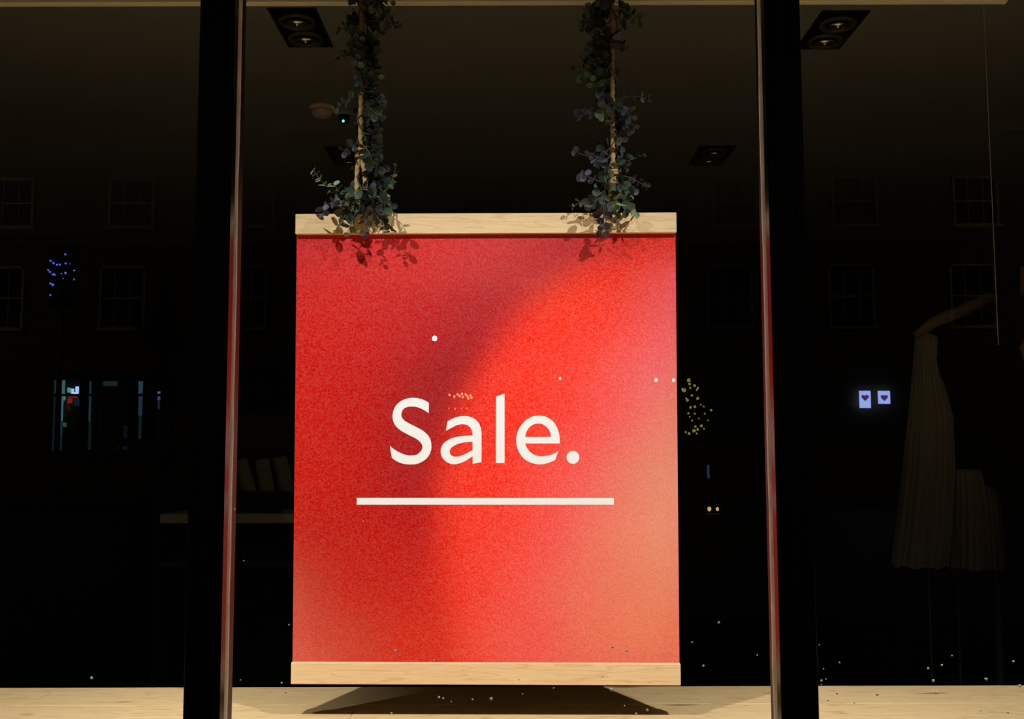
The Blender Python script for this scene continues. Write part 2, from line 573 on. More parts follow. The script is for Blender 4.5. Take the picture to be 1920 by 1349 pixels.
def art_raw(u, v):
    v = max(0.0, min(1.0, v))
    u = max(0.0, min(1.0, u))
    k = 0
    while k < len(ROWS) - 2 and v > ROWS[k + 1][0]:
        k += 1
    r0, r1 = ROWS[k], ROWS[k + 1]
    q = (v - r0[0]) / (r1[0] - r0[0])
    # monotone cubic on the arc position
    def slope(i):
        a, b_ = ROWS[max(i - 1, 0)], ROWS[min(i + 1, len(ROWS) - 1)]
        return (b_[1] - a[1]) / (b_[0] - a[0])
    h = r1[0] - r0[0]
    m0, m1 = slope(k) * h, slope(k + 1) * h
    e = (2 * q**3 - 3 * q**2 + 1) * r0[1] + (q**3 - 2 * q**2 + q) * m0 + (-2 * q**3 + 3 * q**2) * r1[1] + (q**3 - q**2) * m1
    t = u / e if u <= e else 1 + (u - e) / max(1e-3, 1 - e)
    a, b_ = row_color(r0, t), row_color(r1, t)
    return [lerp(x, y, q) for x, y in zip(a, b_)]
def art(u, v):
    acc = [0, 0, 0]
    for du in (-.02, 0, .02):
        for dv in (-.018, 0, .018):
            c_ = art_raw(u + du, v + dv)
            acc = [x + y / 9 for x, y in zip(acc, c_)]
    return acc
SH0, SH1 = -hh + BAR_B - 0.01, hh - BAR_T + 0.01
sw = hw - 0.0012
NX, NZ = 96, 110
vs = [(-sw + 2 * sw * i / NX, PROT, SH0 + (SH1 - SH0) * j / NZ) for j in range(NZ + 1) for i in range(NX + 1)]
fs = [(j * (NX + 1) + i, j * (NX + 1) + i + 1, (j + 1) * (NX + 1) + i + 1, (j + 1) * (NX + 1) + i) for j in range(NZ) for i in range(NX)]
me = bpy.data.meshes.new('poster')
nv = len(vs)
vs2 = vs + [(-sw, PROT + 0.0025, SH0), (sw, PROT + 0.0025, SH0), (sw, PROT + 0.0025, SH1), (-sw, PROT + 0.0025, SH1)]
c0, c1, c2, c3 = 0, NX, NZ * (NX + 1) + NX, NZ * (NX + 1)
fs2 = fs + [(nv + 3, nv + 2, nv + 1, nv)]
left_col = [j * (NX + 1) for j in range(NZ + 1)]
right_col = [j * (NX + 1) + NX for j in range(NZ + 1)]
fs2.append(tuple(reversed(left_col)) + (nv, nv + 3))
fs2.append(tuple(right_col) + (nv + 2, nv + 1))
me.from_pydata(vs2, [], fs2)
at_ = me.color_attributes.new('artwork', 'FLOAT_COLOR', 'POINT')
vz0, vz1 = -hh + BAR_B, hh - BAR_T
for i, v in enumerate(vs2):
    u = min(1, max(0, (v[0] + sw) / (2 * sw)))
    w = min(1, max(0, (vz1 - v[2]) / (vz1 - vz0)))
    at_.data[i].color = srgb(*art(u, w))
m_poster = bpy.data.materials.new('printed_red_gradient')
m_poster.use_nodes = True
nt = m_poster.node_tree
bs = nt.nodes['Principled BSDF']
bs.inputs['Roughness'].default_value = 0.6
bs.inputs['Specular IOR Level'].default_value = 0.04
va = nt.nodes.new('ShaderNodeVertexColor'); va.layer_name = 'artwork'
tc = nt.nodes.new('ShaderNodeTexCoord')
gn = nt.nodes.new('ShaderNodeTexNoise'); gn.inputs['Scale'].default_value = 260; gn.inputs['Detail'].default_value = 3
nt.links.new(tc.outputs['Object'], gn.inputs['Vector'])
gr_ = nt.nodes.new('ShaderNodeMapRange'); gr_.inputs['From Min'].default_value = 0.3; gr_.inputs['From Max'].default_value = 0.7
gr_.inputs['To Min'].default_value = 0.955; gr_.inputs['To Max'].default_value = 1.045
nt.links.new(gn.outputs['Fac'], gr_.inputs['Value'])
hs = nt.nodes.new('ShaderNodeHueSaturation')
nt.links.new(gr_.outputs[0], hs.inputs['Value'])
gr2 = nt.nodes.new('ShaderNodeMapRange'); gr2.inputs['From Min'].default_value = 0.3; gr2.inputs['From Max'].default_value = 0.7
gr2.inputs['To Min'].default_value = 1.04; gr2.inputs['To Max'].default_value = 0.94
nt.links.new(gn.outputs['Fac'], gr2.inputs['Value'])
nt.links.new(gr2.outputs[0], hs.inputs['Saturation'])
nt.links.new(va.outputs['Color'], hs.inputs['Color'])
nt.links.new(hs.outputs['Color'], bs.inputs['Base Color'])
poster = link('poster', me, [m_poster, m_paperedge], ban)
for p in list(me.polygons)[-3:]:
    p.material_index = 1
poster['label'] = 'printed sheet blending from deep red to salmon pink'

# lettering -------------------------------------------------------
def smooth_loop(items):
    """items: (x, y, corner). Catmull-Rom between corners"""
    n = len(items)
    idx = [i for i, it in enumerate(items) if it[2]]
    out = []
    if not idx:
        pts = [Vector(it[:2]) for it in items]
        for i in range(n):
            p0, p1, p2, p3 = pts[i - 1], pts[i], pts[(i + 1) % n], pts[(i + 2) % n]
            for k in range(4):
                t = k / 4
                out.append(0.5 * ((2 * p1) + (p2 - p0) * t + (2 * p0 - 5 * p1 + 4 * p2 - p3) * t * t + (3 * p1 - p0 - 3 * p2 + p3) * t ** 3))
        return out
    for a, i0 in enumerate(idx):
        i1 = idx[(a + 1) % len(idx)]
        span = (i1 - i0) % n or n
        seg = [Vector(items[(i0 + k) % n][:2]) for k in range(span + 1)]
        if span == 1:
            out.append(seg[0])
            continue
        ext = [2 * seg[0] - seg[1]] + seg + [2 * seg[-1] - seg[-2]]
        for i in range(1, len(ext) - 2):
            p0, p1, p2, p3 = ext[i - 1], ext[i], ext[i + 1], ext[i + 2]
            for k in range(5):
                t = k / 5
                out.append(0.5 * ((2 * p1) + (p2 - p0) * t + (2 * p0 - 5 * p1 + 4 * p2 - p3) * t * t + (3 * p1 - p0 - 3 * p2 + p3) * t ** 3))
    return out
def glyph(name, loops, scale, origin, label):
    L3, base = [], []
    YF = PROT - 0.0004
    for lp in loops:
        pts = smooth_loop(lp)
        L3.append([Vector((p.x, p.z, 0)) for p in (bl(origin[0] + q.x / scale, origin[1] + q.y / scale, YF) for q in pts)])
    tris = tessellate_polygon(L3)
    flat = [p for l in L3 for p in l]
    n = len(flat)
    vs = [(p.x, YF, p.y) for p in flat] + [(p.x, PROT - 0.00002, p.y) for p in flat]
    fs = []
    for t in tris:
        a, b_, c_ = (flat[i] for i in t)
        s = (b_ - a).cross(c_ - a).z
        if abs(s) < 1e-12:
            continue
        fs.append(tuple(t) if s > 0 else tuple(reversed(t)))
    k = 0
    for l in L3:
        m_ = len(l)
        for i in range(m_):
            fs.append((k + i, k + (i + 1) % m_, n + k + (i + 1) % m_, n + k + i))
        k += m_
    o = mesh_obj(name, vs, fs, m_white, poster)
    o['label'] = label
    return o
def C(x, y): return (x, y, True)
def s_(*p): return [(x, y, False) for x, y in p]
glyph('letter', [[C(708, 215)] + s_((640,178),(550,147),(440,138),(330,160),(240,210),(170,290),(135,410),(150,520),(205,605),(290,670),(400,730),(490,775),(560,825),(600,880),(607,930),(580,985),(520,1035),(430,1052),(340,1040),(230,995),(150,945))[::1] + [C(93,898), C(125,1090)] + s_((200,1140),(300,1180),(420,1192),(530,1180),(640,1125),(715,1040),(748,940),(745,850),(725,780),(680,715),(600,650),(500,595),(400,545),(320,495),(280,440),(275,385),(300,325),(350,290),(430,276),(520,285),(620,325)) + [C(708,380)]],
      8.43, (720, 730), 'white letter S')
glyph('letter', [[C(295,255)] + s_((380,205),(500,157),(640,133),(780,140),(900,185),(990,260),(1050,370),(1075,500)) + [C(1078,620), C(1075,1190), C(872,1230), C(872,1055)] + s_((790,1110),(680,1175),(560,1222),(450,1238),(340,1220),(230,1150),(160,1050),(138,940),(155,850),(210,755),(300,685),(420,632),(560,600),(700,585)) + [C(870,578)] + s_((865,510),(840,430),(790,365),(720,328),(640,318),(540,332),(420,382),(330,435)) + [C(258,465)],
                 [C(870,718)] + s_((740,730),(600,752),(500,787),(400,845),(350,910),(345,960),(370,1020),(430,1056),(500,1065),(600,1045),(720,993)) + [C(870,915)]],
      12.26, (815, 770), 'white letter a')
glyph('letter', [[C(90,125), C(235,75), C(235,1250), C(88,1250)]], 8.994, (920, 730), 'white letter l')
glyph('letter', [[C(1162,918)] + s_((1166,850),(1150,740),(1110,630),(1040,535),(940,470),(820,448),(700,465),(590,530),(500,630),(450,740),(432,860),(445,980),(500,1100),(580,1190),(700,1250),(830,1270),(960,1250)) + [C(1090,1195), C(1138,1045)] + s_((1060,1095),(960,1125),(860,1135),(760,1120),(670,1065),(610,990)) + [C(580,918)],
                 [C(580,808)] + s_((605,720),(650,650),(720,600),(800,582),(880,595),(950,645),(1000,720)) + [C(1018,808)]],
      8.994, (920, 730), 'white letter e')
glyph('full_stop', [[(1388 + 107 * math.cos(a * math.pi / 12), 1153 + 109 * math.sin(a * math.pi / 12), False) for a in range(24)]], 8.994, (920, 730), 'white round full stop')
glyph('underline', [[C(669,934), C(1151,934.2), C(1151,947), C(669,947)]], 1.0, (0, 0), 'white underline bar')

# ------------------------------------------------------------------ hanging ropes
def rope_pts(pairs, Ys):
    return [P(px, py, Y) for (px, py), Y in zip(pairs, Ys)]
def densify(pts, step=0.004):
    out = []
    for a, b_ in zip(pts[:-1], pts[1:]):
        n = max(1, int((b_ - a).length / step))
        out += [a.lerp(b_, i / n) for i in range(n)]
    out.append(pts[-1])
    return out
TOPY = (BM @ Vector((0, 0.006, hh))).y
RY = 2.645
def rope(name, label, pxt, knot, strands):
    top = P(pxt[0], pxt[1], RY)
    kn = P(knot[0], knot[1], RY)
    ctop = top.copy(); ctop.z = CEIL_Z + 0.0
    ctop.x += 0.0
    r = thing(name, label, 'rope', (ctop.x, ctop.y, ctop.z), 'ropes holding up the banner')
    o = Vector((ctop.x, ctop.y, ctop.z))
    b = MB()
    b.tube([p - o for p in densify([ctop, top, kn])], 0.0062, 12, True, (3, 0.2, 110))
    b.build('main_strand', m_rope, r, True)
    b = MB()
    b.ball(kn - o, 0.0135, (1, 0.8, 0.8), 12, 8, 0.08)
    for k in range(3):
        c = kn - o + Vector((0, 0, 0.010 - k * 0.009))
        ring = [c + Vector((0.0115 * math.cos(a * math.pi / 8), 0.0105 * math.sin(a * math.pi / 8), 0.002 * math.sin(a * math.pi / 8 + k))) for a in range(17)]
        b.tube(ring, 0.0042, 6, False)
    b.build('knot', m_rope, r, True)
    for st in strands:
        pts = [kn - o] + [P(x, y, RY + 0.004) - o for x, y in st]
        e = BM @ Vector(((BMi @ P(st[-1][0], 402, RY)).x, 0.0145, hh - 0.012))
        b = MB(); b.tube(densify(pts + [e - o]), 0.0060, 12, True, (3, 0.2, 110))
        b.build('loop_strand', m_rope, r, True)
    return r
rope('hanging_rope', 'tan jute rope splitting into two strands below a knot, above the capital S', (679, -40), (676, 288), [[(670, 318), (669, 345)], [(683, 318), (685, 345)]])
rope('hanging_rope', 'tan jute rope with a small knot, inside the garland of bluish leaves', (1147, -40), (1149, 322), [[(1146, 345), (1145, 370)], [(1153, 345), (1154, 370)]])

# ------------------------------------------------------------------ eucalyptus garlands
leaf_cols = [(0.060, 0.098, 0.058), (0.040, 0.070, 0.052), (0.11, 0.165, 0.09), (0.085, 0.090, 0.125), (0.050, 0.056, 0.080), (0.20, 0.31, 0.15)]
leaf_mats = []
for i, c in enumerate(leaf_cols):
    c = c if i == 5 else tuple(0.8 * q for q in c)
    m = mat('eucalyptus_leaf_%s' % 'abcdef'[i], (c[0], c[1], c[2], 1), rough=0.55, spec=0.35, vary=0.18, vscale=60)
    leaf_mats.append(m)
m_stem = mat('eucalyptus_stem', (0.10, 0.085, 0.055, 1), rough=0.7, vary=0.2, vscale=50)
def leaf_mesh(kind, m, elong, cup):
    # petiole along +x from origin, blade in the xy plane
    vs, fs = [], []
    n = 12
    cx = 0.62
    vs.append((cx, 0, -cup * 0.5))
    for ring, rr in ((0, 0.5), (1, 1.0)):
        for k in range(n):
            a = 2 * math.pi * k / n
            rad = 0.5 * rr
            x = cx + rad * elong * math.cos(a)
            y = rad * math.sin(a)
            if ring and k == 0:
                x += 0.05
            z = cup * (rr * rr) * (0.5 + 0.25 * math.sin(2 * a + kind)) - cup * 0.5 + (0.03 if abs(y) > 0.3 else 0)
            vs.append((x, y, z))
    for k in range(n):
        k2 = (k + 1) % n
        fs.append((0, 1 + k, 1 + k2))
        fs.append((1 + k, 1 + n + k, 1 + n + k2, 1 + k2))
    p = len(vs)
    vs += [(0, -0.018, 0), (0, 0.018, 0), (0.2, 0.02, 0.0), (0.2, -0.02, 0.0)]
    fs.append((p, p + 1, p + 2, p + 3))
    me = bpy.data.meshes.new('leaf')
    me.from_pydata(vs, [], fs)
    me.materials.append(m)
    for q in me.polygons:
        q.use_smooth = True
    return me
leaves = [[leaf_mesh(k, m, el, cup) for k, (el, cup) in enumerate(((1.0, 0.14), (1.12, 0.08), (0.92, 0.2)))] for m in leaf_mats]

def sprig(parent, org, pts, size0, size1, space, palette, counter, face=0.0):
    pts = densify([Vector(p) for p in pts], 0.006)
    # smooth
    for _ in range(6):
        pts = [pts[0]] + [(pts[i - 1] + pts[i] * 2 + pts[i + 1]) / 4 for i in range(1, len(pts) - 1)] + [pts[-1]]
    n = len(pts)
    o0 = pts[0]
    b = MB()
    b.tube([p - o0 for p in pts], [0.0016 - 0.0010 * i / n for i in range(n)], 5)
    st = b.build('sprig', m_stem, parent)
    st.location = o0 - org
    acc, nxt, turn = 0.0, 0.008, rnd.uniform(0, 3)
    L = sum((pts[i + 1] - pts[i]).length for i in range(n - 1))
    for i in range(1, n):
        acc += (pts[i] - pts[i - 1]).length
        if acc < nxt and i < n - 1:
            continue
        t = (pts[i] - pts[i - 1]).normalized()
        f = acc / L
        size = lerp(size0, size1, f)
        nxt = acc + space * lerp(1.0, 0.7, f)
        a = t.cross(Vector((0.2, 1, 0.1))).normalized()
        c = t.cross(a)
        for s in (0, 1):
            if rnd.random() < 0.06:
                continue
            counter[0] -= 1
            th = turn + s * math.pi + rnd.uniform(-0.5, 0.5)
            d = (a * math.cos(th) + c * math.sin(th) + t * rnd.uniform(0.1, 0.8)).normalized()
            nrm = (t * 0.9 + Vector((0, -face, 0.15)) + Vector((rnd.uniform(-.6, .6), rnd.uniform(-.6, .6), rnd.uniform(-.6, .6))))
            nrm = (nrm - d * nrm.dot(d))
            if nrm.length < 1e-3:
                nrm = c
            nrm.normalize()
            y = nrm.cross(d).normalized()
            sz = size * rnd.uniform(0.8, 1.15)
            mi = rnd.choice(palette)
            if counter[0] < 0:
                src = leaves[mi][rnd.randrange(3)]
                Mx = Matrix.Translation(pts[i] - org) @ Matrix((d, y, nrm)).transposed().to_4x4() @ Matrix.Scale(sz, 4)
                counter[1].add([Mx @ v.co for v in src.vertices], [tuple(p.vertices) for p in src.polygons])
                counter[2] += [mi] * len(src.polygons)
                continue
            o = bpy.data.objects.new('leaf', leaves[mi][rnd.randrange(3)])
            COL.objects.link(o)
            o.parent = st
            R = Matrix((d, y, nrm)).transposed().to_4x4()
            o.matrix_local = Matrix.Translation(pts[i] - o0) @ R @ Matrix.Scale(sz, 4)
        turn += math.pi / 2 + rnd.uniform(-0.2, 0.2)

def garland(name, label, sil, explicit, rope_x, top, limit, seedv):
    global rnd
    rnd = random.Random(seedv)
    cnt = [limit, MB(), []]
    org = P(rope_x, -40, RY)
    g = thing(name, label, 'garland', org, 'eucalyptus garlands on the ropes')
    # long vine that spirals down the rope
    vine = []
    for i in range(90):
        f = i / 89
        py = -60 + f * (400 + 60)
        q = P(rope_x, py, RY)
        ang = f * 26
        vine.append(q + Vector((0.013 * math.cos(ang), 0.013 * math.sin(ang), 0)) - org)
    b = MB(); b.tube(vine, 0.0022, 6); b.build('vine', m_stem, g)
    for ex in explicit:
        pts, s0, s1, sp, pal = ex[:5]
        fc = ex[5] if len(ex) > 5 else 0.7
        sprig(g, org, [P(x, y, RY + dy) for x, y, dy in pts], s0, s1, sp, pal, cnt, fc)
    # filler sprigs along the rope inside the outline seen in the photo
    def outline(py):
        for (y0, l0, r0), (y1, l1, r1) in zip(sil[:-1], sil[1:]):
            if y0 <= py <= y1:
                t = (py - y0) / (y1 - y0)
                return lerp(l0, l1, t), lerp(r0, r1, t)
        return sil[-1][1:]
    ys = [y for y in range(top, 365, 11)]
    k = 0
    while cnt[0] > -330 and k < 400:
        py = ys[k % len(ys)] + rnd.uniform(-5, 5)
        l, r = outline(py + 14)
        side = 1 if rnd.random() < (r - rope_x) / max(1.0, (r - l)) else -1
        reach = (r - rope_x if side > 0 else rope_x - l) - 9
        k += 1
        if reach < 6:
            tipx = rope_x + side * reach * 0.6
            x0 = tipx + rnd.uniform(-6, 6)
        else:
            tipx = rope_x + side * reach * rnd.uniform(0.35, 1.0)
            x0 = rope_x + side * rnd.uniform(0, 6)
        dy = rnd.uniform(-0.055, 0.05)
        tip_y = py + rnd.uniform(6, 44)
        if tip_y > 380:
            continue
        midy = (py + tip_y) / 2 - rnd.uniform(-6, 12)
        sprig(g, org, [P(x0, py, RY + (-0.012 if dy < 0 else 0.012)), P((x0 + tipx) / 2 + side * 4, midy, RY + dy * 0.7), P(tipx, tip_y, RY + dy)],
              0.026, 0.016, 0.016, [0, 0, 1, 1, 1, 3, 4, 2, 4], cnt, 0.5)
    o = cnt[1].build('small_leaves', leaf_mats, g, True)
    o['kind'] = 'stuff'
    for p, mi in zip(o.data.polygons, cnt[2]):
        p.material_index = mi
    return g
sil_l = [(-60, 640, 745), (0, 640, 745), (50, 636, 745), (75, 655, 725), (100, 662, 716), (125, 668, 722), (170, 650, 728), (200, 638, 725), (215, 662, 726), (250, 664, 722), (262, 645, 718), (290, 650, 718), (330, 655, 735), (400, 640, 740)]
ex_l = [
 ([(690,388,-.02),(650,364,-.03),(612,352,-.05),(588,320,-.05)], .025, .013, .017, [5,2,5], 0.3),
 ([(688,392,-.02),(645,372,-.04),(625,345,-.04)], .026, .018, .017, [5,0,5], 0.5),
 ([(690,396,-.02),(640,384,-.05),(612,380,-.045),(602,402,-.045)], .026, .022, .017, [3,3,4], 0.9),
 ([(692,390,-.02),(716,366,-.03),(735,342,-.03),(742,314,-.03)], .025, .012, .016, [5,0,5], 0.3),
 ([(690,382,-.02),(728,380,-.04),(740,402,-.05),(733,428,-.05)], .026, .016, .017, [4,1,0], 0.8),
 ([(680,378,-.03),(668,402,-.045),(655,424,-.045),(652,436,-.045)], .028, .014, .015, [0,5,1], 0.8),
 ([(682,372,-.03),(688,402,-.045),(684,424,-.05),(684,441,-.05)], .027, .012, .015, [4,3,0], 0.9),
 ([(690,380,-.02),(704,402,-.05),(716,420,-.05),(724,434,-.05)], .026, .012, .015, [1,4,1], 0.6),
 ([(676,385,-.03),(700,394,-.05),(720,405,-.05)], .028, .022, .017, [0,1,3], 0.9),
 ([(664,384,-.02),(650,398,-.05),(641,414,-.05)], .030, .022, .017, [1,0], 0.9),
 ([(672,352,-.03),(655,372,-.045),(640,384,-.045)], .032, .026, .018, [1,0,2], 0.9),
 ([(680,348,-.03),(690,368,-.045),(712,376,-.045)], .030, .024, .018, [0,1,1], 0.9),
 ([(670,330,.02),(690,345,.01),(715,350,.01)], .026, .018, .017, [1,4], 0.5),
 ([(680,290,.02),(700,300,.01),(718,318,.01),(722,345,.0)], .026, .020, .017, [1,1,4], 0.6),
 ([(675,105,.0),(650,95,-.02),(622,120,-.02)], .018, .008, .012, [1,4], 0.0),
 ([(670,40,.0),(648,50,-.02),(634,56,-.02)], .022, .012, .014, [1,4], 0.2),
 ([(680,40,.0),(715,38,-.02),(745,48,-.02)], .026, .016, .015, [1,0,4], 0.6),
 ([(676,176,.0),(655,184,-.02),(628,204,-.02)], .024, .014, .015, [2,2,1], 0.7),
 ([(676,266,.0),(658,274,-.02),(646,282,-.02)], .024, .018, .014, [4,1], 0.6),
]
garland('eucalyptus_garland', 'hanging eucalyptus garland ending in a bushy green cluster on the batten above the capital S', sil_l, ex_l, 679, -50, 290, 11)
sil_r = [(-60, 1092, 1200), (0, 1090, 1200), (35, 1086, 1200), (60, 1080, 1178), (95, 1082, 1165), (120, 1080, 1160), (150, 1088, 1158), (185, 1090, 1200), (215, 1090, 1214), (250, 1088, 1180), (280, 1105, 1185), (320, 1110, 1195), (350, 1105, 1200), (400, 1110, 1185)]
ex_r = [
 ([(1148,380,-.02),(1118,382,-.03),(1096,374,-.03),(1074,388,-.03)], .020, .011, .016, [5,2,0], 0.7),
 ([(1146,352,-.02),(1122,340,-.04),(1094,328,-.05)], .026, .021, .018, [3,3,4], 1.0),
 ([(1146,312,-.02),(1118,300,-.04),(1082,286,-.05)], .024, .017, .018, [3,3], 1.0),
 ([(1150,326,.0),(1180,332,.0),(1212,350,.0)], .024, .013, .016, [4,1,4], 0.5),
 ([(1150,300,.0),(1180,302,.01),(1206,290,.01)], .024, .013, .016, [4,1], 0.5),
 ([(1146,300,-.03),(1140,325,-.05),(1134,350,-.045),(1132,375,-.045)], .026, .022, .014, [0,5,1], 0.4),
 ([(1134,370,-.045),(1131,395,-.045),(1133,418,-.045),(1129,440,-.045)], .029, .018, .014, [4,4,3], 0.9),
 ([(1150,372,-.03),(1160,380,-.05),(1178,392,-.045),(1188,404,-.045)], .029, .020, .015, [5,5,0], 1.0),
 ([(1150,388,-.03),(1156,398,-.055),(1156,412,-.055)], .016, .014, .016, [1,0], 0.9),
 ([(1152,355,-.01),(1172,372,-.03),(1184,358,-.03)], .026, .016, .016, [1,0,5], 0.5),
 ([(1144,352,-.03),(1120,366,-.05),(1104,384,-.05)], .026, .020, .017, [0,1,0], 0.8),
 ([(1148,185,.0),(1128,205,-.05),(1140,225,-.05)], .026, .022, .018, [3,2,4], 1.0),
 ([(1148,195,.0),(1110,210,-.04),(1088,218,-.05)], .022, .020, .018, [3,4], 1.0),
 ([(1150,188,.0),(1180,180,.0),(1216,184,.0)], .022, .012, .015, [1,2,4], 0.5),
 ([(1148,110,.0),(1110,120,.0),(1078,128,.0)], .022, .014, .015, [0,1,1], 0.6),
 ([(1148,80,.0),(1165,84,.0),(1178,92,.0)], .018, .012, .014, [1], 0.3),
 ([(1148,20,.0),(1180,22,.0),(1198,38,.0)], .026, .018, .015, [1,1,0], 0.7),
 ([(1148,18,.0),(1110,30,.0),(1090,48,.0)], .028, .018, .016, [1,1,0], 0.7),
]
garland('eucalyptus_garland', 'hanging eucalyptus garland with bluish grey leaves, above the full stop side of the banner', sil_r, ex_r, 1148, -50, 290, 23)
rnd = random.Random(5)

# ------------------------------------------------------------------ rail above the banner
ry = 2.76
z_r = P(960, 8, ry).z
x_end = P(1888, 10, ry).x
rl = thing('ceiling_rail', 'long thin cream rail running across the top of the window display', 'rail', (0, ry, z_r))
b = MB(); b.box(-3.2, x_end - 0.006, -0.012, 0.012, 0, 0.017, 0.004); b.build('bar', m_rail, rl, False)
b = MB(); b.box(x_end - 0.008, x_end, -0.0135, 0.0135, -0.001, 0.018, 0.004); b.build('end_cap', m_rail, rl, False)
for x in (-2.0, -0.05, 1.2):
    b = MB(); b.tube([(x, 0, 0.016), (x, 0, CEIL_Z - z_r)], 0.0012, 6); b.build('suspension_wire', m_black, rl)

# ------------------------------------------------------------------ recessed ceiling lamps (switched off)
m_box = mat('lamp_housing_black', (0.004, 0.004, 0.004, 1), rough=0.6)
m_gimbal = mat('lamp_gimbal_grey', (0.10, 0.11, 0.10, 1), rough=0.45, spec=0.4)
m_refl = mat('lamp_reflector', (1.0, 0.95, 0.88, 1), rough=0.35, metal=1.0)
m_trimw = mat('lamp_trim', (0.03, 0.028, 0.022, 1), rough=0.7)
def downlight(cx, cy, w, l, label, tilt):
    r = thing('recessed_ceiling_lamp', label, 'ceiling lamp', (cx, cy, CEIL_Z), 'recessed lamps in the shop ceiling')
    b = MB()
    t = 0.012
    for x0, x1, y0, y1 in ((-w/2 - t, w/2 + t, -l/2 - t, -l/2), (-w/2 - t, w/2 + t, l/2, l/2 + t), (-w/2 - t, -w/2, -l/2, l/2), (w/2, w/2 + t, -l/2, l/2)):
        b.box(x0, x1, y0, y1, -0.004, 0.0)
    b.build('frame', m_trimw, r)
    b = MB(); b.box(-w/2, w/2, -l/2, l/2, -0.0022, -0.0002); b.build('housing', m_box, r)
    for k in (-1, 1):
        c = (0, k * l * 0.235, 0)
        R = w * 0.43
        bb = MB(); bb.lathe([(R, 0.0), (R, -0.012), (R * 0.92, -0.02), (R * 0.8, -0.012), (R * 0.78, -0.004)], (0, 0, 0), 28)
        g = bb.build('lamp_ring', m_gimbal, r, True)
        g.location = (0, c[1], -0.004)
        bb = MB(); bb.lathe([(R * 0.66, -0.020), (R * 0.55, -0.012), (R * 0.36, -0.008), (R * 0.12, -0.006), (R * 0.12, -0.026), (R * 0.05, -0.028)], (0, 0, 0), 24)
        q = bb.build('reflector', m_refl, g, True)
        q.rotation_euler = (tilt, 0, 0)
    return r
downlight(-0.930, 4.40, 0.185, 0.40, 'black twin recessed ceiling lamp with shiny reflectors beside the garland above the capital S', 0.12)
downlight(1.432, 4.44, 0.185, 0.40, 'black twin recessed ceiling lamp close past the black post at the full stop side', 0.1)
downlight(P(650, 275, 6.4).x, 6.40, 0.185, 0.40, 'dark recessed ceiling lamp half hidden behind the garland, further back', 0.1)
downlight(P(1334, 283, 6.4).x, 6.40, 0.20, 0.40, 'dark recessed ceiling lamp far back in the open ceiling beside the bluish garland', 0.1)
# ceiling sensor + alarm with green light
sy = 5.45
sx = P(604, 187, sy).x
m_sensor = mat('sensor_plastic', (0.85, 0.70, 0.62, 1), rough=0.5)
sd = thing('smoke_detector', 'small round pale smoke detector on the ceiling behind the garland', 'smoke detector', (sx, sy, CEIL_Z))
b = MB(); b.lathe([(0.072, 0), (0.072, -0.014), (0.066, -0.018)], (0, 0, 0), 28); b.build('base', m_sensor, sd, True)
b = MB(); b.lathe([(0.050, -0.018), (0.056, -0.034), (0.050, -0.052), (0.034, -0.060)], (0, 0, 0), 28); b.build('sensor_head', m_sensor, sd, True)
gp = P(645.5, 232, 5.6)
al = thing('alarm_sensor', 'small dark ceiling sensor with a glowing green light', 'sensor', (gp.x, gp.y, CEIL_Z))
b = MB(); b.lathe([(0.03, 0), (0.03, gp.z - CEIL_Z + 0.012), (0.02, gp.z - CEIL_Z + 0.004)], (0, 0, 0), 16); b.build('body', m_box, al, True)
b = MB(); b.ball((0, -0.034, gp.z - CEIL_Z + 0.004), 0.0075, (1, 1, 1), 8, 6); b.build('indicator_light', emission('green_indicator', (0.15, 1.0, 0.62, 1), 1.6), al, True)

# ------------------------------------------------------------------ shelving unit behind, with rolls
SYD = 6.2
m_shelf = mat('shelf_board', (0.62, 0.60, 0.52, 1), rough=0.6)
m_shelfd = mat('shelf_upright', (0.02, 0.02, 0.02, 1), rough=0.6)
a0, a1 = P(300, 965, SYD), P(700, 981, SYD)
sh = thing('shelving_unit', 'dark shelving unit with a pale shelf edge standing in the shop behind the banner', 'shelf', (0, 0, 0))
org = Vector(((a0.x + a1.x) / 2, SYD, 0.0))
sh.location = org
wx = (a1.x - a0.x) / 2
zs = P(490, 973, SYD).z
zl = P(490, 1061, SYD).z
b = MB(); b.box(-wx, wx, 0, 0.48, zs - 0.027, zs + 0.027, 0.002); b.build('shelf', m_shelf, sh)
o = MB(); o.box(-wx, wx, 0.02, 0.48, zl - 0.012, zl + 0.012, 0.002); o.build('shelf', mat('shelf_board_shaded', (0.12, 0.11, 0.08, 1), rough=0.6), sh)  # lower board in a darkened colour that carries the dimmer light there
for x in (-wx - 0.03, wx):
    b = MB(); b.box(x, x + 0.03, 0, 0.48, 0, 1.75, 0.002); b.build('upright', m_shelfd, sh)
b = MB(); b.box(-wx, wx, 0.48, 0.49, 0, 1.75); b.build('back_panel', m_shelfd, sh)
m_roll = mat('pale_cloth_roll', (0.26, 0.27, 0.24, 1), rough=0.9, vary=0.1)
m_tray = mat('dark_tray', (0.006, 0.006, 0.006, 1), rough=0.7)
rolls = [((437, 863), (455, 925), 'end nearest the black post'), ((478, 862), (489, 925), 'middle of the three'), ((511, 858), (527, 930), 'end nearest the banner')]
for (tx, ty), (bx, by), w in rolls:
    t, q = P(tx + 13, ty, SYD + 0.26), P(bx + 13, by, SYD + 0.26)
    q2 = q + (q - t).normalized() * 0.04
    b = MB(); b.tube([t - q, t - q - (t - q).normalized() * 0.004, (q2 - q)], [0.043, 0.047, 0.047], 18)
    o = b.build('cloth_roll', m_roll); o.location = q
    tag(o, 'pale leaning cloth roll standing in the dark tray, ' + w, 'cloth roll', 'pale rolls on the shelf')
ta, tb = P(437, 922, SYD + 0.14), P(562, 962, SYD + 0.14)
b = MB(); 
zt = zs + 0.0275
ht = ta.z - zt
w_ = (tb.x - ta.x) / 2
